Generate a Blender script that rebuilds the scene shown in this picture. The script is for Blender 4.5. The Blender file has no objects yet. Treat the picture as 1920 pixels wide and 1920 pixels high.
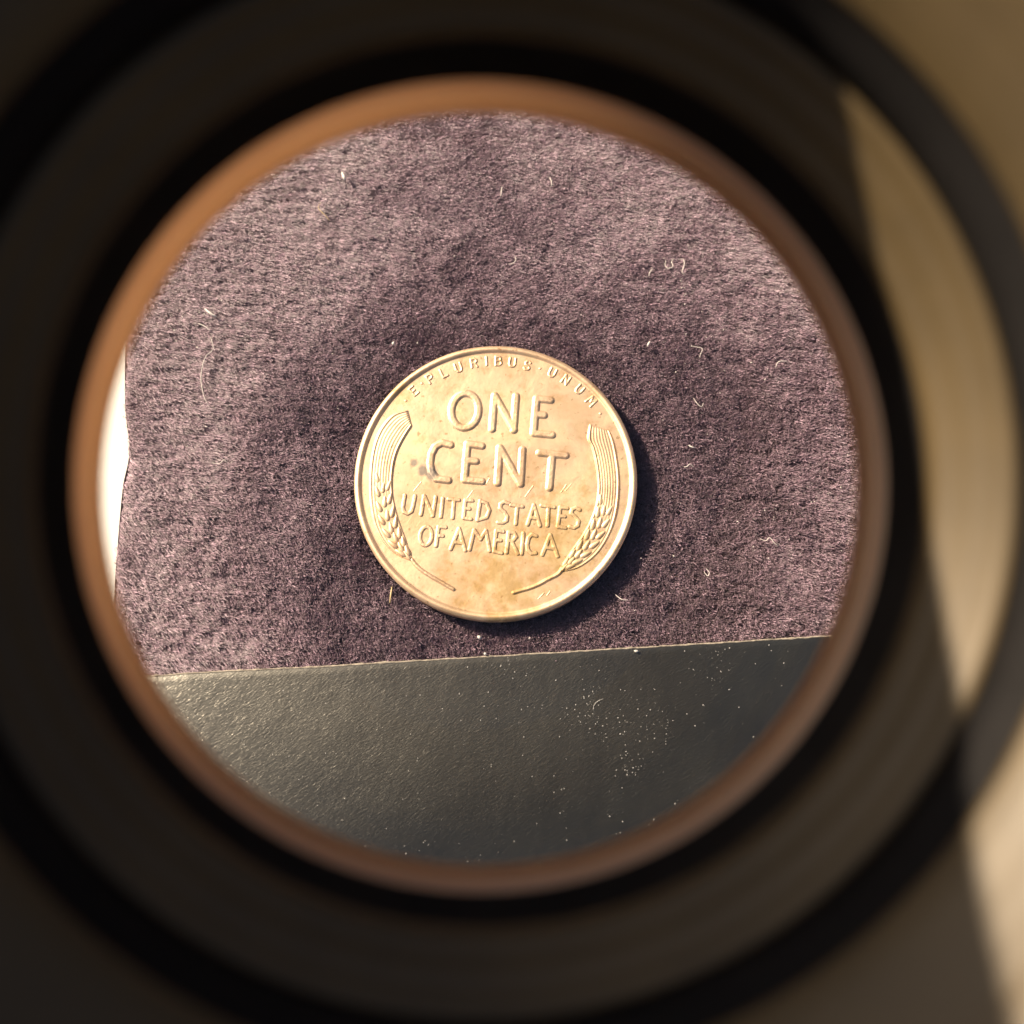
import bpy, bmesh, math, random
import numpy as np
from mathutils import Vector, Matrix
R = math.radians
MM = 0.001
scene = bpy.context.scene
COL = scene.collection

# ------------------------------------------------------------------ camera
F = 1663.0            # focal length in photograph pixels (1920 wide)
DIST = 61.5           # mm from the lens of the camera to the cloth
TILT = R(12)
cam_d = bpy.data.cameras.new('camera')
cam = bpy.data.objects.new('camera', cam_d); COL.objects.link(cam); scene.camera = cam
cam_d.sensor_width = 36; cam_d.sensor_height = 36; cam_d.lens = 36 * F / 1920
cam.location = Vector((0, -DIST * math.sin(TILT), DIST * math.cos(TILT))) * MM
cam.rotation_euler = (TILT, 0, 0)
cam_d.clip_start = 0.0008; cam_d.clip_end = 50
APERTURE = 1.15        # mm
cam_d.dof.use_dof = True
cam_d.dof.focus_distance = (DIST - 1.2) * MM
cam_d.dof.aperture_fstop = cam_d.lens / APERTURE
CAMP = Vector((0, -DIST * math.sin(TILT), DIST * math.cos(TILT)))
CR = Vector((1, 0, 0)); CU = Vector((0, math.cos(TILT), math.sin(TILT))); CF = Vector((0, math.sin(TILT), -math.cos(TILT)))

def P(px, py, z=0.0):
    """the point of the height z (mm) on the cloth seen at a pixel of the photograph"""
    d = CR * ((px - 960) / F) + CU * (-(py - 960) / F) + CF
    t = (z - CAMP.z) / d.z
    return CAMP + d * t

# ------------------------------------------------------------------ sky and sun
SUN_EL, SUN_AZ = 34.0, 147.0       # azimuth counted from +X towards +Y
world = bpy.data.worlds.new('World'); scene.world = world; world.use_nodes = True
wn = world.node_tree
bg = wn.nodes['Background']
sky = wn.nodes.new('ShaderNodeTexSky'); sky.sky_type = 'NISHITA'; sky.sun_disc = False
sky.sun_elevation = R(SUN_EL); sky.sun_rotation = R(90 - SUN_AZ); sky.air_density = 1.0; sky.dust_density = 5.0; sky.ozone_density = 1.0
wn.links.new(sky.outputs[0], bg.inputs[0]); bg.inputs[1].default_value = 0.05
sl = bpy.data.lights.new('sun', 'SUN'); sl.energy = 5.0; sl.angle = R(0.8); sl.color = (1.0, 0.83, 0.62)
so = bpy.data.objects.new('sun', sl); COL.objects.link(so)
sd = Vector((math.cos(R(SUN_EL)) * math.cos(R(SUN_AZ)), math.cos(R(SUN_EL)) * math.sin(R(SUN_AZ)), math.sin(R(SUN_EL))))
so.rotation_euler = sd.to_track_quat('Z', 'Y').to_euler()
so.location = sd * 0.3
scene.view_settings.view_transform = 'Standard'; scene.view_settings.look = 'None'
scene.view_settings.exposure = 0.93; scene.view_settings.gamma = 1.0; scene.view_settings.use_curve_mapping = False
scene.cycles.max_bounces = 8; scene.cycles.transparent_max_bounces = 12
scene.cycles.use_denoising = True
scene.cycles.caustics_reflective = False; scene.cycles.caustics_refractive = False

# ------------------------------------------------------------------ helpers
def tag(o, label=None, cat=None, group=None, kind=None):
    for k, v in (('label', label), ('category', cat), ('group', group), ('kind', kind)):
        if v: o[k] = v
    return o

def mesh_obj(name, verts, faces, mat, parent=None, smooth=True):
    me = bpy.data.meshes.new(name)
    me.from_pydata([tuple(c * MM for c in v) for v in verts], [], faces)
    me.update()
    if smooth: me.polygons.foreach_set('use_smooth', [True] * len(me.polygons))
    if isinstance(mat, (list, tuple)):
        for m in mat: me.materials.append(m)
    else: me.materials.append(mat)
    o = bpy.data.objects.new(name, me); COL.objects.link(o)
    if parent is not None: o.parent = parent
    return o

def empty(name, loc=(0, 0, 0), rot=(0, 0, 0)):
    o = bpy.data.objects.new(name, None); COL.objects.link(o)
    o.location = Vector(loc) * MM; o.rotation_euler = rot; o.empty_display_size = 0.002
    return o

def smooth_poly(pts, n):
    """Catmull-Rom through the points, n samples"""
    p = [pts[0]] + list(pts) + [pts[-1]]
    out = []
    m = len(pts) - 1
    for k in range(n):
        t = k / (n - 1) * m; i = min(int(t), m - 1); f = t - i
        a, b, c, d = (np.array(p[i + j], float) for j in range(4))
        out.append(tuple(0.5 * ((2 * b) + (-a + c) * f + (2 * a - 5 * b + 4 * c - d) * f * f + (-a + 3 * b - 3 * c + d) * f ** 3)))
    return out

def lathe(profile, seg=192, closed=False):
    """profile of (r, z) turned about z; r == 0 ends become poles"""
    verts, faces, rings = [], [], []
    for r, z in profile:
        if r < 1e-9: rings.append([len(verts)]); verts.append((0, 0, z)); continue
        rings.append(list(range(len(verts), len(verts) + seg)))
        for i in range(seg):
            a = 2 * math.pi * i / seg
            verts.append((r * math.cos(a), r * math.sin(a), z))
    pairs = list(zip(rings[:-1], rings[1:]))
    if closed: pairs.append((rings[-1], rings[0]))
    for A, B in pairs:
        for i in range(seg):
            j = (i + 1) % seg
            if len(A) == 1: faces.append((A[0], B[j], B[i]))
            elif len(B) == 1: faces.append((A[i], A[j], B[0]))
            else: faces.append((A[i], A[j], B[j], B[i]))
    return verts, faces

class NT:
    def __init__(s, name):
        s.m = bpy.data.materials.new(name); s.m.use_nodes = True; s.t = s.m.node_tree
        s.b = s.t.nodes['Principled BSDF']; s.o = s.t.nodes['Material Output']
    def n(s, typ, **kw):
        x = s.t.nodes.new(typ)
        for k, v in kw.items(): setattr(x, k, v)
        return x
    def l(s, a, b): s.t.links.new(a, b)
    def coord(s, scale=(1, 1, 1), rot=(0, 0, 0)):
        tc = s.n('ShaderNodeTexCoord'); mp = s.n('ShaderNodeMapping')
        mp.inputs['Rotation'].default_value = rot
        s.l(tc.outputs['Object'], mp.inputs[0])
        m2 = s.n('ShaderNodeVectorMath', operation='MULTIPLY'); m2.inputs[1].default_value = scale
        s.l(mp.outputs[0], m2.inputs[0]); return m2.outputs[0]
    def noise(s, vec, scale, detail=3, rough=0.55, dist=0.0):
        x = s.n('ShaderNodeTexNoise'); x.inputs['Scale'].default_value = scale
        x.inputs['Detail'].default_value = detail; x.inputs['Roughness'].default_value = rough
        x.inputs['Distortion'].default_value = dist
        s.l(vec, x.inputs['Vector']); return x.outputs['Fac']
    def ramp(s, fac, stops):
        x = s.n('ShaderNodeValToRGB'); e = x.color_ramp.elements
        while len(e) < len(stops): e.new(0.5)
        for k, (p, c) in enumerate(stops):
            e[k].position = p; e[k].color = (*c, 1) if len(c) == 3 else c
        s.l(fac, x.inputs[0]); return x.outputs[0]
    def mix(s, fac, a, b):
        x = s.n('ShaderNodeMix', data_type='RGBA')
        for v, i in ((fac, 0), (a, 6), (b, 7)):
            if hasattr(v, 'links'): s.l(v, x.inputs[i])
            elif i == 0: x.inputs[0].default_value = v
            else: x.inputs[i].default_value = (*v, 1)
        return x.outputs[2]
    def math(s, op, a, b=None):
        x = s.n('ShaderNodeMath', operation=op)
        for v, i in ((a, 0), (b, 1)):
            if v is None: continue
            if hasattr(v, 'links'): s.l(v, x.inputs[i])
            else: x.inputs[i].default_value = v
        return x.outputs[0]
    def bump(s, h, strength, dist, prev=None):
        x = s.n('ShaderNodeBump'); x.inputs['Strength'].default_value = strength
        x.inputs['Distance'].default_value = dist; s.l(h, x.inputs['Height'])
        if prev is not None: s.l(prev, x.inputs['Normal'])
        s.l(x.outputs[0], s.b.inputs['Normal']); return x.outputs[0]
    def set(s, **kw):
        for k, v in kw.items():
            i = s.b.inputs[k.replace('_', ' ')]
            i.default_value = (*v, 1) if isinstance(v, tuple) and len(v) == 3 else v

# ------------------------------------------------------------------ materials
def mat_coin():
    t = NT('worn_copper')
    v = t.coord()
    big = t.noise(v, 260, 4, 0.6, 0.4)
    mid = t.noise(v, 900, 5, 0.65)
    fine = t.noise(v, 5200, 3, 0.6)
    c = t.ramp(big, [(0.36, (0.74, 0.50, 0.27)), (0.50, (0.88, 0.62, 0.42)), (0.64, (0.92, 0.74, 0.45))])
    c2 = t.ramp(mid, [(0.34, (0.58, 0.37, 0.18)), (0.46, (0.86, 0.60, 0.38)), (0.7, (0.97, 0.76, 0.50))])
    c = t.mix(0.5, c, c2)
    # brown tarnish towards the lower right of the coin, and the dark spot by the letter C
    tc = t.n('ShaderNodeTexCoord')
    def spot(x, y, r, soft, wob):
        d = t.n('ShaderNodeVectorMath', operation='DISTANCE')
        d.inputs[1].default_value = (x * MM, y * MM, 0)
        sep = t.n('ShaderNodeVectorMath', operation='MULTIPLY'); sep.inputs[1].default_value = (1, 1, 0)
        t.l(tc.outputs['Object'], sep.inputs[0]); t.l(sep.outputs[0], d.inputs[0])
        e = t.math('ADD', d.outputs['Value'], t.math('MULTIPLY', t.math('SUBTRACT', mid, 0.5), wob * MM))
        mr = t.n('ShaderNodeMapRange'); mr.inputs['From Min'].default_value = (r + soft) * MM
        mr.inputs['From Max'].default_value = (r - soft) * MM; t.l(e, mr.inputs[0]); return mr.outputs[0]
    tar = t.math('MAXIMUM', spot(0.6, -7.0, 2.2, 1.8, 9), spot(3.9, -4.4, 2.0, 1.9, 9))
    tar = t.math('MAXIMUM', tar, t.math('MULTIPLY', spot(-6.6, 6.1, 0.6, 0.7, 4), 0.9))
    c = t.mix(t.math('MULTIPLY', tar, 0.66), c, (0.40, 0.26, 0.085))
    blot = t.math('MAXIMUM', t.math('MAXIMUM', spot(-4.35, 0.40, 0.42, 0.12, 0.8), spot(-4.95, 0.62, 0.34, 0.12, 0.8)), spot(-5.5, 1.15, 0.22, 0.1, 0.8))
    c = t.mix(t.math('MULTIPLY', blot, 0.75), c, (0.22, 0.21, 0.20))
    pits = t.ramp(t.noise(v, 3300, 2, 0.5), [(0.27, (1, 1, 1)), (0.33, (0, 0, 0))])
    c = t.mix(t.math('MULTIPLY', pits, 0.55), c, (0.34, 0.19, 0.07))
    t.l(c, t.b.inputs['Base Color'])
    t.set(Metallic=0.84, Specular_IOR_Level=0.5)
    rr = t.math('ADD', t.math('MULTIPLY', big, 0.2), 0.42)
    t.l(t.math('ADD', rr, t.math('MULTIPLY', tar, 0.12)), t.b.inputs['Roughness'])
    b = t.bump(fine, 0.35, 0.00002)
    b = t.bump(mid, 0.3, 0.00004, b)
    b = t.bump(big, 0.35, 0.00016, b)
    # hairline scratches
    w = t.noise(t.coord((420, 9000, 1), (0, 0, R(-58))), 1, 2, 0.5)
    sc = t.ramp(w, [(0.70, (0, 0, 0)), (0.74, (1, 1, 1))])
    t.bump(sc, 0.25, 0.00001, b)
    return t.m

def mat_fibre(name, base, sheen):
    t = NT(name)
    hi = t.n('ShaderNodeHairInfo')
    c = t.ramp(hi.outputs['Random'], [(0.0, tuple(x * 0.30 for x in base)), (0.55, base), (0.9, tuple(min(1, x * 1.7) for x in base)), (1.0, tuple(min(1, x * 2.8) for x in base))])
    t.l(c, t.b.inputs['Base Color'])
    t.set(Roughness=0.40, Specular_IOR_Level=0.5, IOR=1.9)
    t.set(Sheen_Weight=sheen, Sheen_Roughness=0.35)
    t.b.inputs['Sheen Tint'].default_value = (0.95, 0.78, 0.80, 1)
    return t.m

def mat_cloth():
    t = NT('purple_backing')
    v = t.coord()
    c = t.ramp(t.noise(v, 6000, 3), [(0.3, (0.012, 0.004, 0.007)), (0.7, (0.035, 0.012, 0.02))])
    t.l(c, t.b.inputs['Base Color']); t.set(Roughness=0.95, Specular_IOR_Level=0.1)
    return t.m

def mat_leather():
    t = NT('black_leatherette')
    v = t.coord()
    vs = t.coord((1.0, 3.4, 1.0), (0, 0, R(-35)))
    big = t.noise(v, 130, 4, 0.6)
    c = t.ramp(big, [(0.3, (0.004, 0.004, 0.0033)), (0.7, (0.007, 0.007, 0.0055))])
    t.l(c, t.b.inputs['Base Color'])
    t.l(t.math('ADD', t.math('MULTIPLY', big, 0.12), 0.29), t.b.inputs['Roughness'])
    t.set(Specular_IOR_Level=0.5, IOR=2.15)
    t.b.inputs['Specular Tint'].default_value = (1.0, 0.95, 0.84, 1)
    g = t.noise(vs, 2400, 3, 0.55, 0.3)
    g2 = t.noise(vs, 5200, 2, 0.5)
    b = t.bump(g, 0.36, 0.00004)
    b = t.bump(g2, 0.45, 0.00003, b)
    t.bump(t.noise(v, 500, 2), 0.4, 0.0001, b)
    return t.m

def mat_plain(name, base, rough, spec=0.5, nscale=800, var=0.25, bump=0.0, metal=0.0):
    t = NT(name)
    v = t.coord()
    n = t.noise(v, nscale, 4, 0.6)
    c = t.ramp(n, [(0.3, tuple(x * (1 - var) for x in base)), (0.7, tuple(min(1, x * (1 + var)) for x in base))])
    t.l(c, t.b.inputs['Base Color']); t.set(Roughness=rough, Specular_IOR_Level=spec, Metallic=metal)
    if bump: t.bump(n, 0.4, bump)
    return t.m

def mat_amber():
    t = NT('tan_frosted_plastic')
    n = t.noise(t.coord(), 260, 3)
    c = t.ramp(n, [(0.3, (0.88, 0.64, 0.43)), (0.7, (0.92, 0.69, 0.48))])
    t.l(c, t.b.inputs['Base Color']); t.set(Roughness=0.5, Specular_IOR_Level=0.35)
    tr = t.n('ShaderNodeBsdfTranslucent'); t.l(c, tr.inputs[0])
    mx = t.n('ShaderNodeMixShader'); mx.inputs[0].default_value = 0.36
    t.l(t.b.outputs[0], mx.inputs[1]); t.l(tr.outputs[0], mx.inputs[2]); t.l(mx.outputs[0], t.o.inputs[0])
    return t.m

def mat_lens():
    t = NT('clear_lens_glass')
    t.t.nodes.remove(t.b)
    fr = t.n('ShaderNodeFresnel'); fr.inputs[0].default_value = 1.3
    tr = t.n('ShaderNodeBsdfTransparent'); tr.inputs[0].default_value = (0.985, 0.985, 0.98, 1)
    gl = t.n('ShaderNodeBsdfGlossy'); gl.inputs['Roughness'].default_value = 0.03
    mx = t.n('ShaderNodeMixShader'); t.l(fr.outputs[0], mx.inputs[0])
    t.l(tr.outputs[0], mx.inputs[1]); t.l(gl.outputs[0], mx.inputs[2]); t.l(mx.outputs[0], t.o.inputs[0])
    return t.m

M_coin = mat_coin()
M_pile = mat_fibre('velvet_fibre', (0.285, 0.195, 0.245), 0.9)
M_backing = mat_cloth()
M_leather = mat_leather()
M_cut = mat_plain('pale_cut_edge', (0.30, 0.26, 0.21), 0.8, 0.3, 3000, 0.5)
M_table = mat_plain('brown_wood', (0.22, 0.13, 0.07), 0.5, 0.4, 30, 0.3)
M_flare = mat_plain('white_flare', (0.80, 0.79, 0.74), 0.6, 0.4, 400, 0.03)
M_lint = mat_plain('pale_lint', (0.66, 0.61, 0.57), 0.5, 0.5, 900, 0.15)
M_straw = mat_plain('tan_fleck', (0.50, 0.38, 0.20), 0.5, 0.5, 900, 0.2)
M_dust = mat_plain('dust', (0.55, 0.53, 0.50), 0.5, 0.6, 900, 0.2)
M_amber = mat_amber()
M_lens = mat_lens()
M_black = mat_plain('black_plastic', (0.026, 0.023, 0.021), 0.35, 0.45, 500, 0.2)
M_matt = mat_plain('matt_black_plastic', (0.008, 0.007, 0.007), 0.75, 0.2, 500, 0.2)
M_seat = mat_plain('satin_black_plastic', (0.085, 0.058, 0.024), 0.50, 0.45, 90, 0.3)

# ------------------------------------------------------------------ table
mesh_obj('table', [(-600, -600, -1.2), (600, -600, -1.2), (600, 600, -1.2), (-600, 600, -1.2)], [(0, 1, 2, 3)], M_table)['kind'] = 'structure'

# ------------------------------------------------------------------ velvet cloth
rng = np.random.default_rng(7)
PILE = 0.75
def value_noise(x, y, scale, seed):
    """smooth lattice noise in -1..1"""
    g = np.random.default_rng(seed).uniform(-1, 1, (256, 256))
    u, v = x / scale + 500, y / scale + 500
    iu, iv = np.floor(u).astype(int), np.floor(v).astype(int)
    fu, fv = u - iu, v - iv
    fu, fv = fu * fu * (3 - 2 * fu), fv * fv * (3 - 2 * fv)
    a, b, c, d = g[iu % 256, iv % 256], g[(iu + 1) % 256, iv % 256], g[iu % 256, (iv + 1) % 256], g[(iu + 1) % 256, (iv + 1) % 256]
    return (a * (1 - fu) + b * fu) * (1 - fv) + (c * (1 - fu) + d * fu) * fv

LEFT_EDGE = [(221, 560), (220, 640), (219, 700), (220, 770), (227, 830), (225, 865), (216, 905), (210, 960), (205, 1020), (200, 1090), (196, 1180), (192, 1290)]
EDGE = [(200, 1272), (294, 1267), (400, 1259), (600, 1250), (800, 1238), (1000, 1226), (1200, 1214), (1400, 1202), (1560, 1192), (1760, 1176)]
LT = 0.95    # height of the top of the leather strip
edge_pts = [P(x, y, LT) for x, y in EDGE]
left_pts = [P(x, y, 0.6) for x, y in LEFT_EDGE]
cloth = empty('velvet_cloth', (0, 4, 0))
tag(cloth, 'dark purple velvet cloth with a fuzzy pile lying under the copper coin', 'cloth')
x0, x1, y0, y1 = -34, 34, -13, 38
xs_l = [p.x for p in left_pts]
lx = min(xs_l)
bk = []
nx_, ny_ = 40, 30
bv = []
for j in range(ny_ + 1):
    for i in range(nx_ + 1):
        x = lx - 0.3 + (x1 - lx + 0.3) * i / nx_; y = y0 + (y1 - y0) * j / ny_
        bv.append((x, y - 4, 0.0))
bf = [(j * (nx_ + 1) + i, j * (nx_ + 1) + i + 1, (j + 1) * (nx_ + 1) + i + 1, (j + 1) * (nx_ + 1) + i) for j in range(ny_) for i in range(nx_)]
n0 = len(bv); bv += [(x, y, -1.1) for x, y, z in bv]
bf += [tuple(n0 + k for k in reversed(f)) for f in bf[:nx_ * ny_]]
per = [i for i in range(nx_)] + [nx_ + j * (nx_ + 1) for j in range(ny_)] + [(ny_ + 1) * (nx_ + 1) - 1 - i for i in range(nx_)] + [(ny_ - j) * (nx_ + 1) for j in range(ny_)]
for a, b in zip(per, per[1:] + per[:1]): bf.append((a, n0 + a, n0 + b, b))
mesh_obj('backing', bv, bf, M_backing, cloth, smooth=False)

COIN_C = P(929.4, 897.2, 2.10)      # centre of the coin's face
COIN_R = 9.57
def make_pile():
    sp = 0.046
    gx, gy = np.meshgrid(np.arange(x0, x1, sp), np.arange(y0, y1, sp))
    x = gx.ravel() + rng.uniform(-.5, .5, gx.size) * sp; y = gy.ravel() + rng.uniform(-.5, .5, gx.size) * sp
    ey = np.interp(x, [p.x for p in edge_pts], [p.y for p in edge_pts])
    lxx = np.interp(y, [p.y for p in left_pts[::-1]], [p.x for p in left_pts[::-1]])
    rc = np.hypot(x - 0.0, y + 1.0)
    keep = (y > ey - 0.25) & (x > lxx - 0.02) & (np.hypot(x - COIN_C.x, y - COIN_C.y) > COIN_R - 1.0)
    # only what the round opening can show, with a margin
    keep &= (np.hypot(x + 1.6, y - 2.0) < 31)
    x, y = x[keep], y[keep]; n = len(x)
    h = PILE * (1 + 0.17 * value_noise(x, y, 0.30, 1) + 0.14 * value_noise(x, y, 1.1, 2) + 0.12 * rng.standard_normal(n))
    wob = value_noise(x, y, 4.0, 3) * 0.35
    rib = np.sin((y + wob + 0.05 * x) / 0.85 * 2 * np.pi) * np.clip((np.abs(x) - 5) / 12, 0.08, 1) * (0.6 + 0.4 * value_noise(x, y, 2.0, 41))
    h *= 1 + 0.15 * rib
    h = np.clip(h, 0.3, 1.15)
    dc = np.hypot(x - COIN_C.x, y - COIN_C.y)
    h *= np.where(dc < COIN_R + 0.15, 0.4, 1) * (1 - 0.25 * np.exp(-((dc - COIN_R) / 0.5) ** 2))
    tx = 0.32 * value_noise(x, y, 0.24, 4) + 0.24 * value_noise(x, y, 0.8, 5) + 0.17 * rng.standard_normal(n)
    ty = -0.16 + 0.32 * value_noise(x, y, 0.24, 6) + 0.24 * value_noise(x, y, 0.8, 7) + 0.17 * rng.standard_normal(n)
    # brushed nap: laid over towards the lower right at the left and upper sides of the cloth
    nap = np.clip((-x - 7) / 14, 0, 1) ** 1.2 + 0.7 * np.clip((y - 8) / 13, 0, 1) + 0.45 * np.clip((x - 15) / 8, 0, 1)
    nap = np.clip(nap + 0.18 * value_noise(x, y, 3.1, 31) * (nap > 0.02), 0, 1.15)
    tx = tx * (1 - 0.3 * nap) + 1.15 * nap; ty = ty * (1 - 0.3 * nap) - 0.55 * nap + 0.22 * rib
    bx, by = 0.13 * rng.standard_normal(n), 0.13 * rng.standard_normal(n)
    K = 4
    pos = np.zeros((n, K, 3), np.float32)
    for k in range(K):
        s = k / (K - 1)
        pos[:, k, 0] = x + h * (tx * s + bx * s * s)
        pos[:, k, 1] = y - 4 + h * (ty * s + by * s * s)
        pos[:, k, 2] = h * s * (1 - 0.12 * s * np.hypot(tx + bx, ty + by))
    cu = bpy.data.hair_curves.new('pile')
    cu.add_curves([K] * n)
    cu.position_data.foreach_set('vector', (pos * MM).ravel())
    rad = np.tile(np.array([0.017, 0.018, 0.015, 0.009], np.float32), n) * np.repeat(rng.uniform(0.7, 1.25, n), K) * MM
    at = cu.attributes.get('radius') or cu.attributes.new('radius', 'FLOAT', 'POINT')
    at.data.foreach_set('value', rad.astype(np.float32))
    cu.materials.append(M_pile)
    o = bpy.data.objects.new('pile', cu); COL.objects.link(o); o.parent = cloth
    o['kind'] = 'stuff'
    print('strands', n)
make_pile()
cloth.location = Vector((0, 4, 0)) * MM

# added white strip imitating a bright lens flare at the cloth's left edge
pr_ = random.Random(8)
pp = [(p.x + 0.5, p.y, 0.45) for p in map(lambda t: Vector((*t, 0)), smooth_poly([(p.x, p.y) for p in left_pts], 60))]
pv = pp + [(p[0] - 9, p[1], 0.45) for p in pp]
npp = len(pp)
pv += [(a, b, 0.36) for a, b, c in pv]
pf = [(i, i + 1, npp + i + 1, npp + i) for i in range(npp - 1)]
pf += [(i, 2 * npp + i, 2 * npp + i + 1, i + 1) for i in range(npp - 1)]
flare = mesh_obj('white_flare', pv, [f[::-1] for f in pf], M_flare, smooth=False)
tag(flare, 'added blown-out white strip imitating a lens flare beside the left edge of the velvet', 'flare')

# ------------------------------------------------------------------ leather strip
strip = empty('leather_strip', (0, -20, 0))
tag(strip, 'smooth black leatherette strip lying along the bottom edge of the velvet', 'leather strip')
def make_strip():
    N = 260
    X = np.linspace(edge_pts[0].x - 2, edge_pts[-1].x + 2, N)
    Y = np.interp(X, [p.x for p in edge_pts], [p.y for p in edge_pts])
    k = np.ones(15) / 15; Y = np.convolve(np.pad(Y, 7, 'edge'), k, 'valid')
    Y = Y + 0.02 * value_noise(X, X * 0, 0.5, 21) + 0.012 * value_noise(X, X * 0, 0.13, 22)
    rows = [(0.0, 0.30), (0.0, LT - 0.10), (-0.02, LT - 0.03), (-0.09, LT), (-0.5, LT), (-3, LT), (-9, LT), (-30, LT), (-30, 0.3)]
    def dip(x): return 0.0
    v, f = [], []
    for dy, z in rows:
        for x, y in zip(X, Y): v.append((x, y + dy + 20, z - dip(x) * (z > 0.5) + (-0.07 * dy if dy > -20 else 0)))
    for r in range(len(rows) - 1):
        for i in range(N - 1): f.append((r * N + i, (r + 1) * N + i, (r + 1) * N + i + 1, r * N + i + 1))
    o = mesh_obj('sheet', v, f, M_leather, strip)
    # pale raw edge of the cut: a ragged thread-like ridge on top of the rim
    v, f = [], []
    rr = random.Random(4)
    for i, (x, y) in enumerate(zip(X, Y)):
        w = 0.045 + 0.03 * rr.random() + (0.05 if rr.random() < 0.06 else 0)
        yy = y - 0.01
        for q in range(6):
            a = q / 6 * 2 * math.pi
            v.append((x, yy + w * math.cos(a) + 20, LT - dip(x) - 0.03 + w * 0.9 * math.sin(a)))
    for i in range(N - 1):
        for q in range(6): f.append((i * 6 + q, i * 6 + (q + 1) % 6, i * 6 + 6 + (q + 1) % 6, i * 6 + 6 + q))
    mesh_obj('cut_edge', v, f, M_cut, strip)
make_strip()

# ------------------------------------------------------------------ the coin
FIELD = 1.44; THICK = 1.60
def zf(u, v):
    r = math.hypot(u, v) / COIN_R
    return FIELD + 0.05 * min(r, 0.9) ** 3 - 0.0

coin = empty('coin', (COIN_C.x, COIN_C.y, 2.10 - THICK))
tag(coin, 'shiny copper one cent coin with two wheat ears lying on the velvet', 'coin')

def make_blank():
    pr = [(0, 0.0), (COIN_R - 0.35, 0.0), (COIN_R - 0.12, 0.04), (COIN_R, 0.18), (COIN_R, THICK - 0.20), (COIN_R - .01, THICK - 0.13)]
    rim_w, zi = 0.46, zf(COIN_R - 0.5, 0)
    for k in range(1, 14):       # the raised rim, round on top
        a = k / 14
        pr.append((COIN_R - 0.02 - rim_w * a, THICK - 0.13 + 0.155 * math.sin(math.pi * min(1, a * 1.0)) ** 0.8 + (zi + .03 - THICK + 0.13) * a ** 3))
    pr += [(COIN_R - 0.50, zi + 0.015), (COIN_R - 0.54, zi + 0.002), (COIN_R - 0.60, zf(COIN_R - 0.6, 0))]
    n = 40
    r0 = COIN_R - 0.70
    for k in range(n):
        r = r0 * (1 - k / n)
        pr.append((r, zf(r, 0)))
    pr.append((0, zf(0, 0)))
    v, f = lathe(pr, 256)
    v = [(x + 0.012 * math.sin(3 * math.atan2(y, x)) if abs(x) > 1 else x, y, z) for x, y, z in v]
    mesh_obj('blank', v, f, M_coin, coin)
make_blank()

SX, SY = COIN_R / 265.3, COIN_R / 257.5
def uv(px, py): return ((px - 929.4) * SX, -(py - 899.5) * SY)

def stroke_patch(name, strokes, hw, height, parent, res=None, flat=0.62):
    """a raised figure: strokes are polylines in mm; soft walled relief rising out of the field"""
    foot = hw * 1.36
    res = res or hw / 3.6
    pts = np.array([p for s in strokes for p in s])
    lo, hi = pts.min(0) - foot * 1.1, pts.max(0) + foot * 1.1
    nx, ny = int((hi[0] - lo[0]) / res) + 2, int((hi[1] - lo[1]) / res) + 2
    gx, gy = np.meshgrid(lo[0] + np.arange(nx) * res, lo[1] + np.arange(ny) * res)
    D = np.full(gx.shape, 1e9)
    for s in strokes:
        for a, b in zip(s[:-1], s[1:]):
            ax, ay = a; bx, by = b
            dx, dy = bx - ax, by - ay; L = dx * dx + dy * dy + 1e-12
            t = np.clip(((gx - ax) * dx + (gy - ay) * dy) / L, 0, 1)
            D = np.minimum(D, np.hypot(gx - ax - t * dx, gy - ay - t * dy))
    q = np.clip((D - hw * flat) / (foot - hw * flat), 0, 1)
    H = height * (1 - q * q * (3 - 2 * q)) - 0.004
    H += np.where(D < foot, 0.006 * value_noise(gx, gy, 0.12, 9), 0)
    keepv = D < foot + res * 1.6
    idx = -np.ones(gx.shape, int); verts = []
    for j in range(ny):
        for i in range(nx):
            if keepv[j, i]:
                idx[j, i] = len(verts)
                z = zf(gx[j, i], gy[j, i]) + (H[j, i] if D[j, i] < foot else -0.02)
                verts.append((gx[j, i], gy[j, i], z))
    faces = []
    for j in range(ny - 1):
        for i in range(nx - 1):
            q4 = (idx[j, i], idx[j, i + 1], idx[j + 1, i + 1], idx[j + 1, i])
            if min(q4) >= 0: faces.append(q4)
    return mesh_obj(name, verts, faces, M_coin, parent)

def ell(cx, cy, rx, ry, rot=5, n=28):
    c, s = math.cos(R(rot)), math.sin(R(rot))
    return [(cx + rx * math.cos(a) * c - ry * math.sin(a) * s, cy + rx * math.cos(a) * s + ry * math.sin(a) * c) for a in [2 * math.pi * k / n for k in range(n + 1)]]

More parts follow.
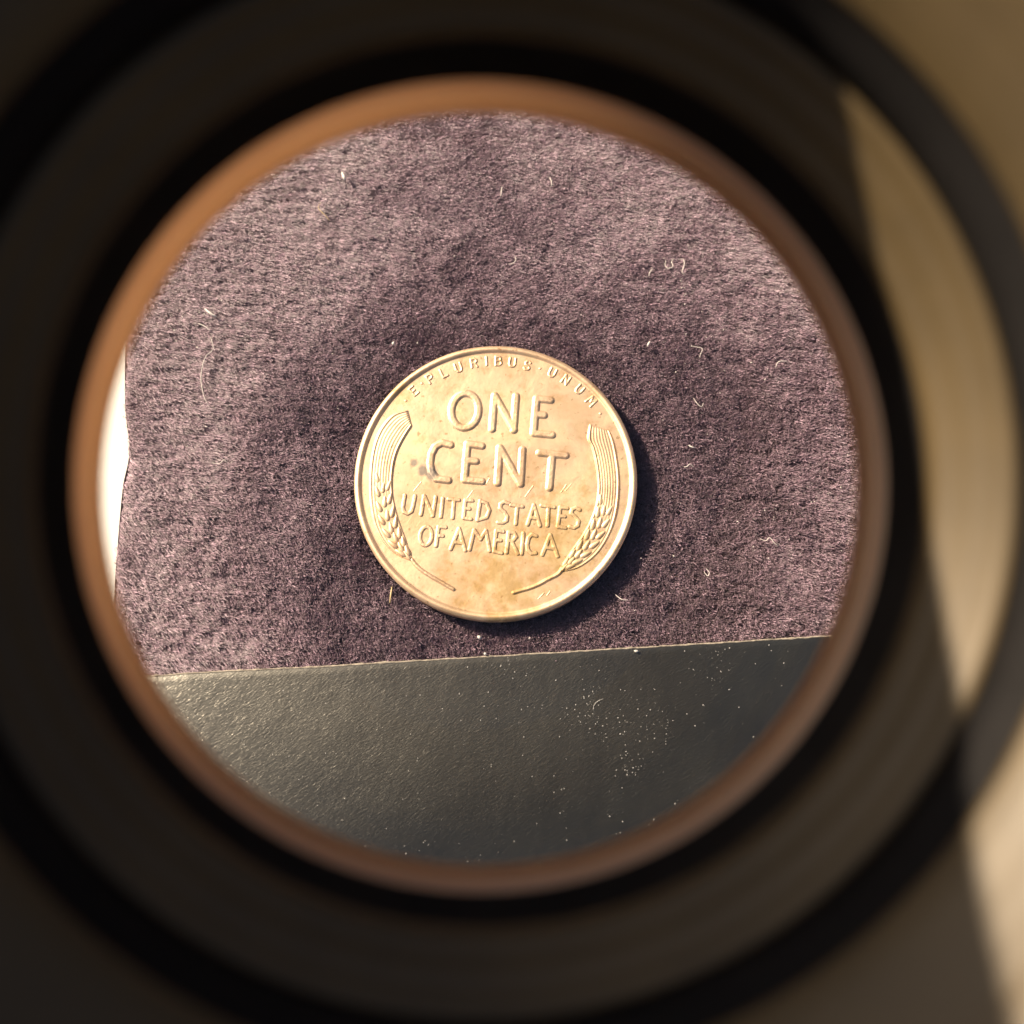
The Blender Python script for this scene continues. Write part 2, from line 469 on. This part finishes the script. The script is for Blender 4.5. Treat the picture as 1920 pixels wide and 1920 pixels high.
BIG = [
 [ell(870.5, 769, 26, 33.5)],
 [[(927, 740), (922, 805)], [(929, 743), (964, 805)], [(968, 741), (963, 807)]],
 [[(1007, 746), (1001, 813)], [(1007, 746), (1034, 749)], [(1004, 776), (1021, 778)], [(1001, 813), (1036, 816)]],
 [[(844, 835), (828, 831), (815, 838), (808, 852), (806, 870), (809, 886), (818, 899), (841, 902)]],
 [[(876, 833), (871, 901)], [(876, 833), (903, 837)], [(873, 864), (892, 866)], [(871, 901), (904, 904)]],
 [[(937, 840), (933, 907)], [(939, 843), (975, 907)], [(980, 844), (976, 909)]],
 [[(1012, 850), (1061, 855)], [(1036, 853), (1030, 916)]],
]
SMALL = [
 [[(760, 930), (757, 952), (759, 961), (766, 964), (773, 960), (776, 950), (779, 931)]],
 [[(796, 931), (791, 966)], [(797, 932), (813, 967)], [(818, 933), (813, 968)]],
 [[(831, 936), (828, 970)]],
 [[(842, 937), (861, 939)], [(852, 939), (850, 972)]],
 [[(873, 939), (870, 972)], [(873, 939), (886, 940)], [(871, 954), (881, 955)], [(870, 972), (884, 974)]],
 [[(901, 940), (896, 975)], [(901, 940), (913, 945), (918, 958), (913, 971), (896, 976)]],
 [[(954, 945), (946, 942), (939, 946), (938, 954), (946, 961), (951, 969), (950, 977), (943, 981), (934, 980)]],
 [[(958, 948), (980, 951)], [(970, 951), (967, 983)]],
 [[(1001, 948), (989, 984)], [(1001, 948), (1012, 986)], [(995, 971), (1008, 973)]],
 [[(1015, 949), (1039, 952)], [(1028, 952), (1026, 986)]],
 [[(1050, 952), (1045, 988)], [(1050, 952), (1063, 954)], [(1048, 968), (1058, 969)], [(1045, 988), (1059, 990)]],
 [[(1086, 957), (1079, 953), (1072, 956), (1070, 963), (1078, 970), (1084, 978), (1082, 986), (1075, 990), (1067, 988)]],
 [ell(801, 1005, 11, 17)],
 [[(824, 988), (820, 1023)], [(824, 988), (837, 989)], [(822, 1004), (832, 1005)]],
 [[(862, 991), (847, 1029)], [(862, 991), (874, 1031)], [(854, 1016), (869, 1018)]],
 [[(890, 994), (882, 1030)], [(890, 994), (902, 1011), (912, 995)], [(912, 995), (919, 1032)]],
 [[(931, 995), (927, 1033)], [(931, 995), (944, 997)], [(929, 1012), (939, 1013)], [(927, 1033), (941, 1036)]],
 [[(954, 998), (950, 1035)], [(954, 998), (964, 999), (968, 1006), (962, 1013), (952, 1014)], [(959, 1014), (971, 1037)]],
 [[(981, 1000), (978, 1037)]],
 [[(1005, 1005), (997, 1002), (991, 1008), (988, 1020), (990, 1031), (996, 1037), (1004, 1036)]],
 [[(1031, 1003), (1016, 1039)], [(1031, 1003), (1044, 1042)], [(1023, 1026), (1038, 1028)]],
]
for L in BIG: stroke_patch('letter', [[uv(*p) for p in s] for s in L], 6.2 * SX, 0.110, coin)
for L in SMALL: stroke_patch('letter', [[uv(*p) for p in s] for s in L], 3.4 * SX, 0.066, coin)

# motto along the rim: unit-box strokes turned to follow the edge
UB = {
 'E': [[(0, 1), (0, 0)], [(0, 1), (.6, 1)], [(0, .52), (.45, .52)], [(0, 0), (.6, 0)]],
 'P': [[(0, 0), (0, 1), (.42, 1), (.6, .85), (.6, .65), (.42, .48), (0, .48)]],
 'L': [[(0, 1), (0, 0), (.58, 0)]],
 'U': [[(0, 1), (0, .3), (.12, .06), (.32, 0), (.52, .06), (.64, .3), (.64, 1)]],
 'R': [[(0, 0), (0, 1), (.42, 1), (.6, .85), (.6, .65), (.42, .5), (0, .5)], [(.3, .5), (.62, 0)]],
 'I': [[(0.3, 0), (0.3, 1)]],
 'B': [[(0, 0), (0, 1), (.4, 1), (.55, .87), (.55, .67), (.4, .54), (0, .54)], [(.4, .54), (.62, .38), (.62, .15), (.42, 0), (0, 0)]],
 'S': [[(.56, .86), (.4, 1), (.16, .97), (.03, .8), (.1, .6), (.48, .42), (.6, .22), (.45, .03), (.18, 0), (0, .14)]],
 'N': [[(0, 0), (0, 1), (.62, 0), (.62, 1)]],
 'M': [[(0, 0), (.08, 1), (.4, .4), (.72, 1), (.8, 0)]],
}
MOTTO = [('E', 772, 731), ('P', 803, 707), ('L', 829, 695), ('U', 857, 685), ('R', 887, 676), ('I', 911, 672), ('B', 934, 672), ('U', 961, 675), ('S', 990, 681),
         ('U', 1038, 695), ('N', 1064, 709), ('U', 1090, 728), ('M', 1112, 751)]
for ch, px, py in MOTTO:
    u, v = uv(px, py)
    a = math.atan2(v, u) - math.pi / 2
    size = 17 * SX
    wid = max(p[0] for s in UB[ch] for p in s)
    st = []
    for s in UB[ch]:
        q = []
        for (lx_, ly_) in s:
            X, Y = (lx_ - (wid / 2 if ch != 'I' else .3)) * size, (ly_ - .5) * size
            q.append((u + X * math.cos(a) - Y * math.sin(a), v + X * math.sin(a) + Y * math.cos(a)))
        st.append(q)
    stroke_patch('letter', st, 2.5 * SX, 0.05, coin, flat=0.2)
for px, py in ((787, 716), (1014, 687), (1128, 775), (757, 750)):
    u, v = uv(px, py); stroke_patch('dot', [[(u, v), (u + .02, v)]], 2.2 * SX, 0.03, coin)

def wheat(outer, inner, stem, inside_ridge):
    O = smooth_poly([uv(*p) for p in outer], 130); I = smooth_poly([uv(*p) for p in inner], 130)
    W = 44
    v, f = [], []
    for k, (o, i) in enumerate(zip(O, I)):
        t = k / 129
        end = min(1, t / 0.03) * min(1, (1 - t) / 0.05)
        end = end * end * (3 - 2 * end)
        for w in range(W + 1):
            s = w / W
            u_, v_ = o[0] + (i[0] - o[0]) * s, o[1] + (i[1] - o[1]) * s
            e = min(1, s / 0.10) * min(1, (1 - s) / 0.10); e = e * e * (3 - 2 * e)
            h = 0.085 + 0.03 * math.sin(math.pi * s)
            aw = max(0, min(1, (0.60 - t) / 0.12))                # the awns fade where the grains begin
            h += aw * 0.009 * math.cos(2 * math.pi * 9 * s)
            h -= (1 - aw) * 0.045
            rid = math.exp(-((s - 0.07) / 0.05) ** 2) + math.exp(-((s - 0.93) / 0.05) ** 2) * inside_ridge
            h += 0.045 * rid
            rid2 = math.exp(-((s - 0.2) / 0.03) ** 2)
            h += 0.02 * rid2 * (1 - aw)
            v.append((u_, v_, zf(u_, v_) - 0.012 + h * e * end))
    for k in range(129):
        for w in range(W): 
            a = k * (W + 1) + w
            f.append((a, a + 1, a + W + 2, a + W + 1))
    ear = mesh_obj('wheat_ear', v, f, M_coin, coin)
    # grains in three rows along the lower part of the ear
    for row, (s0, lean) in enumerate(((0.34, -0.5), (0.58, 0.25), (0.80, 0.55))):
        cnt = 7
        for q in range(cnt):
            t = 0.50 + (q + 0.5 * (row % 2)) * 0.068
            if t > 0.965: continue
            k = int(t * 129)
            o, i = O[k], I[k]; o2, i2 = O[min(k + 3, 129)], I[min(k + 3, 129)]
            c = np.array(o) + (np.array(i) - np.array(o)) * s0
            d = (np.array(o2) + np.array(i2) - np.array(o) - np.array(i)); d /= np.linalg.norm(d) + 1e-9
            nrm = np.array(i) - np.array(o); wdt = np.linalg.norm(nrm); nrm = nrm / (wdt + 1e-9)
            dd = -d + nrm * (lean * 0.7); dd /= np.linalg.norm(dd)
            n2 = np.array((-dd[1], dd[0]))
            la, lb = 0.47, min(0.175, wdt * 0.19)
            gv, gf = [], []
            A, B = 14, 5
            for b_ in range(B + 1):
                rr_ = 1 - b_ / B
                for a_ in range(A):
                    an = 2 * math.pi * a_ / A
                    ex = math.cos(an); ey = math.sin(an) * (1 - 0.35 * ex)
                    p = c + dd * ex * rr_ * la + n2 * ey * rr_ * lb
                    gv.append((p[0], p[1], zf(p[0], p[1]) + 0.035 + 0.105 * math.sqrt(max(0, 1 - rr_ ** 2))))
            for b_ in range(B):
                for a_ in range(A):
                    a2 = (a_ + 1) % A
                    gf.append((b_ * A + a_, b_ * A + a2, (b_ + 1) * A + a2, (b_ + 1) * A + a_))
            mesh_obj('grain', gv, gf, M_coin, ear)
    stroke_patch('stem', [smooth_poly([uv(*p) for p in stem], 24)], 3.4 * SX, 0.10, ear, flat=0.2)

wheat([(763, 767), (738, 772), (722, 784), (707, 806), (697, 835), (692, 870), (691, 905), (694, 945), (703, 985), (722, 1018), (748, 1040), (776, 1051)],
      [(771, 797), (762, 815), (752, 835), (745, 853), (740, 875), (738, 905), (741, 935), (749, 965), (758, 990), (766, 1010), (772, 1030), (778, 1050)],
      [(776, 1048), (786, 1060), (805, 1074), (830, 1088), (853, 1101)], 0.6)
wheat([(1145, 806), (1155, 830), (1160, 860), (1163, 895), (1162, 925), (1157, 960), (1148, 990), (1134, 1018), (1115, 1042), (1090, 1060), (1070, 1067), (1050, 1069)],
      [(1106, 793), (1101, 822), (1108, 838), (1114, 862), (1118, 890), (1119, 915), (1115, 945), (1104, 975), (1088, 1003), (1070, 1028), (1057, 1048), (1049, 1067)],
      [(1052, 1064), (1044, 1074), (1028, 1082), (1000, 1096), (963, 1107)], 1.6)
for a_, b_ in (((887, 921), (876, 936)), ((1000, 912), (985, 932)), ((1062, 910), (1052, 924)), ((1071, 909), (1060, 921)), ((1030, 1104), (1024, 1112)), ((1018, 1108), (1008, 1118)), ((918, 898), (912, 908)), ((790, 905), (776, 922))):
    stroke_patch('scratch', [[uv(*a_), uv(*b_)]], 1.2 * SX, 0.016, coin, res=0.02)

# ------------------------------------------------------------------ lint
def tube(points, rad, sides=6):
    v, f = [], []
    n = len(points)
    for k, p in enumerate(points):
        p = Vector(p); a = Vector(points[max(k - 1, 0)]); b = Vector(points[min(k + 1, n - 1)])
        d = (b - a).normalized(); s = d.cross(Vector((0, 0, 1))).normalized(); u = s.cross(d)
        r = rad * (0.35 + 0.65 * math.sin(math.pi * (k + 0.6) / (n + 0.2)))
        for q in range(sides):
            an = 2 * math.pi * q / sides
            v.append(tuple(p + s * r * math.cos(an) + u * r * math.sin(an)))
    for k in range(n - 1):
        for q in range(sides): f.append((k * sides + q, k * sides + (q + 1) % sides, (k + 1) * sides + (q + 1) % sides, (k + 1) * sides + q))
    f.append(tuple(range(sides))[::-1]); f.append(tuple((n - 1) * sides + q for q in range(sides)))
    return v, f

def lint(name, pts, rad, mat, label, cat='lint', z=1.10, group='bits of lint on the velvet', rise=0.1):
    sm = smooth_poly(pts, 14)
    base = P(*pts[0], z)
    q = []
    for k, (x, y) in enumerate(sm):
        w = P(x, y, z + rise * math.sin(math.pi * k / 13)); q.append(tuple(w - base))
    v, f = tube(q, rad * (0.68 if name == 'lint_hair' else 0.9))
    o = mesh_obj(name, v, f, mat); o.location = base * MM
    tag(o, label, cat, group)
    return o

lint('lint_hair', [(395, 632), (400, 655), (386, 668), (379, 690), (377, 715), (383, 745), (391, 760)], 0.050, M_lint, 'long pale curved hair on the velvet near the left rim')
lint('lint_hair', [(371, 606), (386, 613), (394, 622)], 0.05, M_lint, 'short pale hair just above the long curved one at left')
lint('lint_fleck', [(384, 579), (394, 587), (406, 594)], 0.10, M_lint, 'fat white fleck above the long curved hair at left')
lint('lint_hair', [(398, 868), (412, 869), (420, 862), (426, 868)], 0.045, M_lint, 'pale hooked hair on the velvet level with the word CENT, left')
lint('lint_fleck', [(641, 323), (645, 332), (646, 338)], 0.13, M_lint, 'bright white fleck on the velvet at upper left')
lint('lint_hair', [(602, 379), (597, 390), (610, 404), (618, 414)], 0.045, M_straw, 'tan kinked hair below the bright fleck at upper left')
lint('lint_hair', [(954, 495), (962, 494), (967, 488), (966, 481)], 0.05, M_lint, 'white hooked hair on the velvet straight above the coin')
lint('lint_hair', [(941, 350), (940, 360), (939, 369)], 0.05, M_lint, 'short upright white hair near the top of the velvet')
lint('lint_hair', [(1030, 333), (1034, 340), (1034, 350)], 0.05, M_lint, 'short white hair near the top, right of centre')
lint('lint_hair', [(1298, 649), (1308, 651), (1317, 654), (1314, 663), (1311, 672)], 0.038, M_lint, 'bent pale hair shaped like a seven, right of the coin')
lint('lint_hair', [(1249, 487), (1247, 497), (1253, 503), (1262, 500), (1259, 490), (1265, 485)], 0.045, M_lint, 'pale curled loop of lint at upper right', )
lint('lint_hair', [(1272, 487), (1281, 486), (1283, 497), (1279, 510), (1285, 516)], 0.04, M_lint, 'wavy pale hair beside the curled loop at upper right')
lint('lint_hair', [(1216, 519), (1219, 510), (1224, 503)], 0.045, M_lint, 'short slanting pale hair left of the curled loop')
lint('lint_fleck', [(1214, 650), (1216, 645), (1219, 640)], 0.09, M_lint, 'bright oval fleck just above right of the coin')
lint('lint_hair', [(1291, 835), (1297, 838), (1304, 840)], 0.07, M_lint, 'short thick white hair to the right of the coin')
lint('lint_hair', [(1282, 875), (1288, 875), (1294, 870), (1300, 876)], 0.05, M_lint, 'wavy white hair to the right of the coin, below the thick one')
lint('lint_hair', [(1300, 746), (1306, 755), (1315, 763), (1319, 755)], 0.035, M_lint, 'thin curved pale hair to the right of the coin rim')
lint('lint_hair', [(1454, 690), (1458, 680), (1466, 677), (1476, 678)], 0.05, M_lint, 'arched pale hair near the right rim')
lint('lint_hair', [(1425, 1010), (1436, 1014), (1443, 1008), (1452, 1018), (1460, 1024)], 0.045, M_lint, 'tangled pale hair at lower right of the coin')
lint('lint_hair', [(1154, 1115), (1166, 1124), (1178, 1125)], 0.045, M_lint, 'pale hair by the edge of the shadow below the coin')
lint('lint_hair', [(1320, 1072), (1327, 1080), (1330, 1073), (1324, 1066)], 0.04, M_lint, 'pale ring of lint between the coin and the leather strip')
lint('straw_fleck', [(735, 1100), (733, 1115), (731, 1131)], 0.07, M_straw, 'upright tan splinter beside the lower left of the coin', 'splinter')
lint('lint_fleck', [(739, 641), (737, 644), (740, 647)], 0.11, M_lint, 'bright square fleck just above left of the coin')
lint('lint_fleck', [(896, 1193), (899, 1195), (902, 1197)], 0.14, M_dust, 'round grey crumb below the coin near the leather strip', 'crumb')
lint('lint_fleck', [(908, 1225), (910, 1226), (912, 1226)], 0.11, M_dust, 'grey crumb at the edge of the leather strip below the coin', 'crumb', z=0.98)
lint('lint_fleck', [(1189, 1220), (1193, 1221), (1197, 1221)], 0.10, M_dust, 'pale crumb on the leather strip close to its edge, right', 'crumb', z=1.10, group='crumbs on the leather strip', rise=0.02)
lint('lint_hair', [(1112, 1332), (1114, 1322), (1122, 1314), (1132, 1310)], 0.022, M_dust, 'faint curved hair lying on the black leather strip', z=1.24, rise=0.02, group='crumbs on the leather strip')

# countless small flecks: one mesh each
def specks(name, n, region, zfun, rmin, rmax, mat, label, seed, elong=1.0, clusters=None):
    rr = random.Random(seed); v, f = [], []
    tries = 0; k = 0
    while k < n and tries < n * 30:
        tries += 1
        if clusters and rr.random() < 0.4:
            cx, cy, cr = rr.choice(clusters); px, py = rr.gauss(cx, cr), rr.gauss(cy, cr)
        else: px, py = rr.uniform(region[0], region[2]), rr.uniform(region[1], region[3])
        z = zfun(px, py)
        if z is None: continue
        c = P(px, py, z); r = rmin + (rmax - rmin) * rr.random() ** 3; b = len(v); an = rr.uniform(0, math.pi)
        el = 1 + elong * rr.random() ** 2
        ca, sa = math.cos(an), math.sin(an)
        for d in ((1, 0, 0), (-1, 0, 0), (0, 1, 0), (0, -1, 0), (0, 0, .8), (0, 0, -.8)):
            x, y = d[0] * el * r, d[1] * r
            v.append((c.x + x * ca - y * sa, c.y + x * sa + y * ca, c.z + d[2] * r))
        for t in ((0, 2, 4), (2, 1, 4), (1, 3, 4), (3, 0, 4), (2, 0, 5), (1, 2, 5), (3, 1, 5), (0, 3, 5)): f.append(tuple(b + q for q in t))
        k += 1
    o = mesh_obj(name, v, f, mat); tag(o, label, 'dust', kind='stuff')
    return o
def edge_y(px): return np.interp(px, [e[0] for e in EDGE], [e[1] for e in EDGE])
def z_leather(px, py):
    if py < edge_y(px) + 4 or math.hypot(px - 908, py - 909) > 740: return None
    return LT + 0.012 + 0.07 * max(0.0, P(px, edge_y(px), LT).y - P(px, py, LT + 0.5).y - 0.02)
def z_velvet(px, py):
    if py > edge_y(px) - 4 or math.hypot(px - 908, py - 909) > 740 or math.hypot(px - 929, py - 900) < 285 or px < 250: return None
    return 1.05
specks('leather_dust', 900, (300, 1200, 1600, 1640), z_leather, 0.008, 0.042, M_dust, 'fine pale dust scattered over the black leather strip', 3, 0.8,
       [(1150, 1350, 40), (1180, 1440, 14), (1110, 1320, 30), (1230, 1360, 30), (950, 1270, 40), (1340, 1240, 30)])
specks('velvet_dust', 420, (240, 200, 1620, 1260), z_velvet, 0.018, 0.05, M_lint, 'tiny white flecks scattered over the purple velvet', 5, 2.5,
       [(1270, 500, 40), (1330, 640, 60), (1500, 960, 50), (380, 620, 30)])

# ------------------------------------------------------------------ the loupe
def ray(px, py): return (CR * ((px - 960) / F) + CU * (-(py - 960) / F) + CF)
D0 = 31.0
loc = CAMP + ray(917, 910) * D0
loupe = empty('magnifying_loupe', loc)
tag(loupe, 'round black loupe with a tan inner ring, held over the coin and looked through', 'magnifier')
LT_X, LT_Y = R(-1.5), R(3.5)     # small lean of the loupe
loupe.rotation_euler = (Matrix.Rotation(TILT, 3, 'X') @ Matrix.Rotation(LT_X, 3, 'X') @ Matrix.Rotation(LT_Y, 3, 'Y')).to_euler()
def rp(Rpx, h): return Rpx / F * (D0 - h)
r_in = rp(706, 0)
# tan ring
pr = [(r_in, 0.0), (r_in + .01, 2.25), (r_in + 0.9, 2.25), (r_in + 0.9, 0.15), (r_in + 0.75, 0.0)]
v, f = lathe(pr, 256, closed=True); mesh_obj('inner_ring', v, [q[::-1] for q in f], M_amber, loupe)
# lens, thin and gently curved on both faces
pr = [(0, 1.05)] + [(r_in * k / 24, 1.05 - 0.75 * (k / 24) ** 2) for k in range(1, 25)] + [(r_in * k / 24, -0.35 + 0.50 * (k / 24) ** 2) for k in range(24, 0, -1)] + [(0, -0.35)]
pr = [(r * 0.9985, z) for r, z in pr]
v, f = lathe(pr, 128); mesh_obj('lens', v, [q[::-1] for q in f], M_lens, loupe)
# barrel: dark threaded wall above the ring, seen from inside
thread = []
h = 2.3
while h < 4.5:
    thread += [(rp(765, 2.3) - 0.02, h), (rp(765, 2.3) + 0.13, h + 0.13)]; h += 0.26
outer = [(r_in + 1.5, 4.7), (r_in + 1.5, 2.2), (r_in + 0.95, 2.0), (rp(765, 2.3) + .06, 2.26)]
v, f = lathe(thread + [(rp(765, 2.3), 4.6)] + outer, 224, closed=True)
mesh_obj('barrel', v, [q[::-1] for q in f], M_black, loupe)
# flared seat above the barrel, a groove and an upper cone
H1, H2, H3 = 4.62, 6.5, 8.4
ra, rb = rp(765, 2.3), rp(1010, H2)
seat = [(ra + 0.01, H1)]
rs = random.Random(12); k = 0; hh = H1
while hh < H2 - 0.12:            # turned wall: shallow, uneven rings
    hh += rs.uniform(0.10, 0.26); t = min(1, (hh - H1) / (H2 - H1))
    seat.append((ra + (rb - ra) * t ** 1.3 + rs.uniform(-0.11, 0.11), min(hh, H2 - .02)))
seat += [(rb, H2), (rb + 1.9, H2 + .05), (rb + 1.9, H1 + .2), (ra + .5, H1 + .03)]
v, f = lathe(seat, 224, closed=True); mesh_obj('lower_cone', v, [q[::-1] for q in f], M_seat, loupe)
g0, g1 = rb, rp(1120, H3)
groove = [(g0 + .02, H2 + .06), (g0 + 0.10, H2 + .5), (g0 + .12, H2 + 1.4), (g1 + .05, H3 - .3), (g1, H3), (g1 + 3.2, H3 + .05), (g1 + 3.2, H2 + .1)]
v, f = lathe(groove, 224, closed=True); mesh_obj('groove_ring', v, [q[::-1] for q in f], M_matt, loupe)
# upper cone; the unseen wall above it is added to block sun
cone_shade = [(g1 + .02, H3 + .06)]
for k in range(1, 13):
    t = k / 12; hh = H3 + .06 + (10.9 - H3) * t
    cone_shade.append((g1 + (rp(1440, 10.9) - g1) * t ** 1.2 + 0.05 * math.sin(k * 3.7), hh))
cone_shade += [(18.2, 11.9), (18.6, 15.0), (18.8, 27.0), (19.8, 27.2), (20.0, 15.0), (19.2, H3 + .1)]
v, f = lathe(cone_shade, 224, closed=True)
def shade_edge(x, y, z):
    if z <= 11.5: return (x, y, z)      # added wall's slanted top is shaped to steer the sun inside
    top = min(29.0, max(12.2, 30.3 - 19.0 * math.cos(math.atan2(y, x) - R(70))))
    return (x, y, 11.5 + (z - 11.5) * (top - 11.5) / 15.7)
v = [shade_edge(*p) for p in v]
mesh_obj('cone_sun_shade', v, [q[::-1] for q in f], M_seat, loupe)
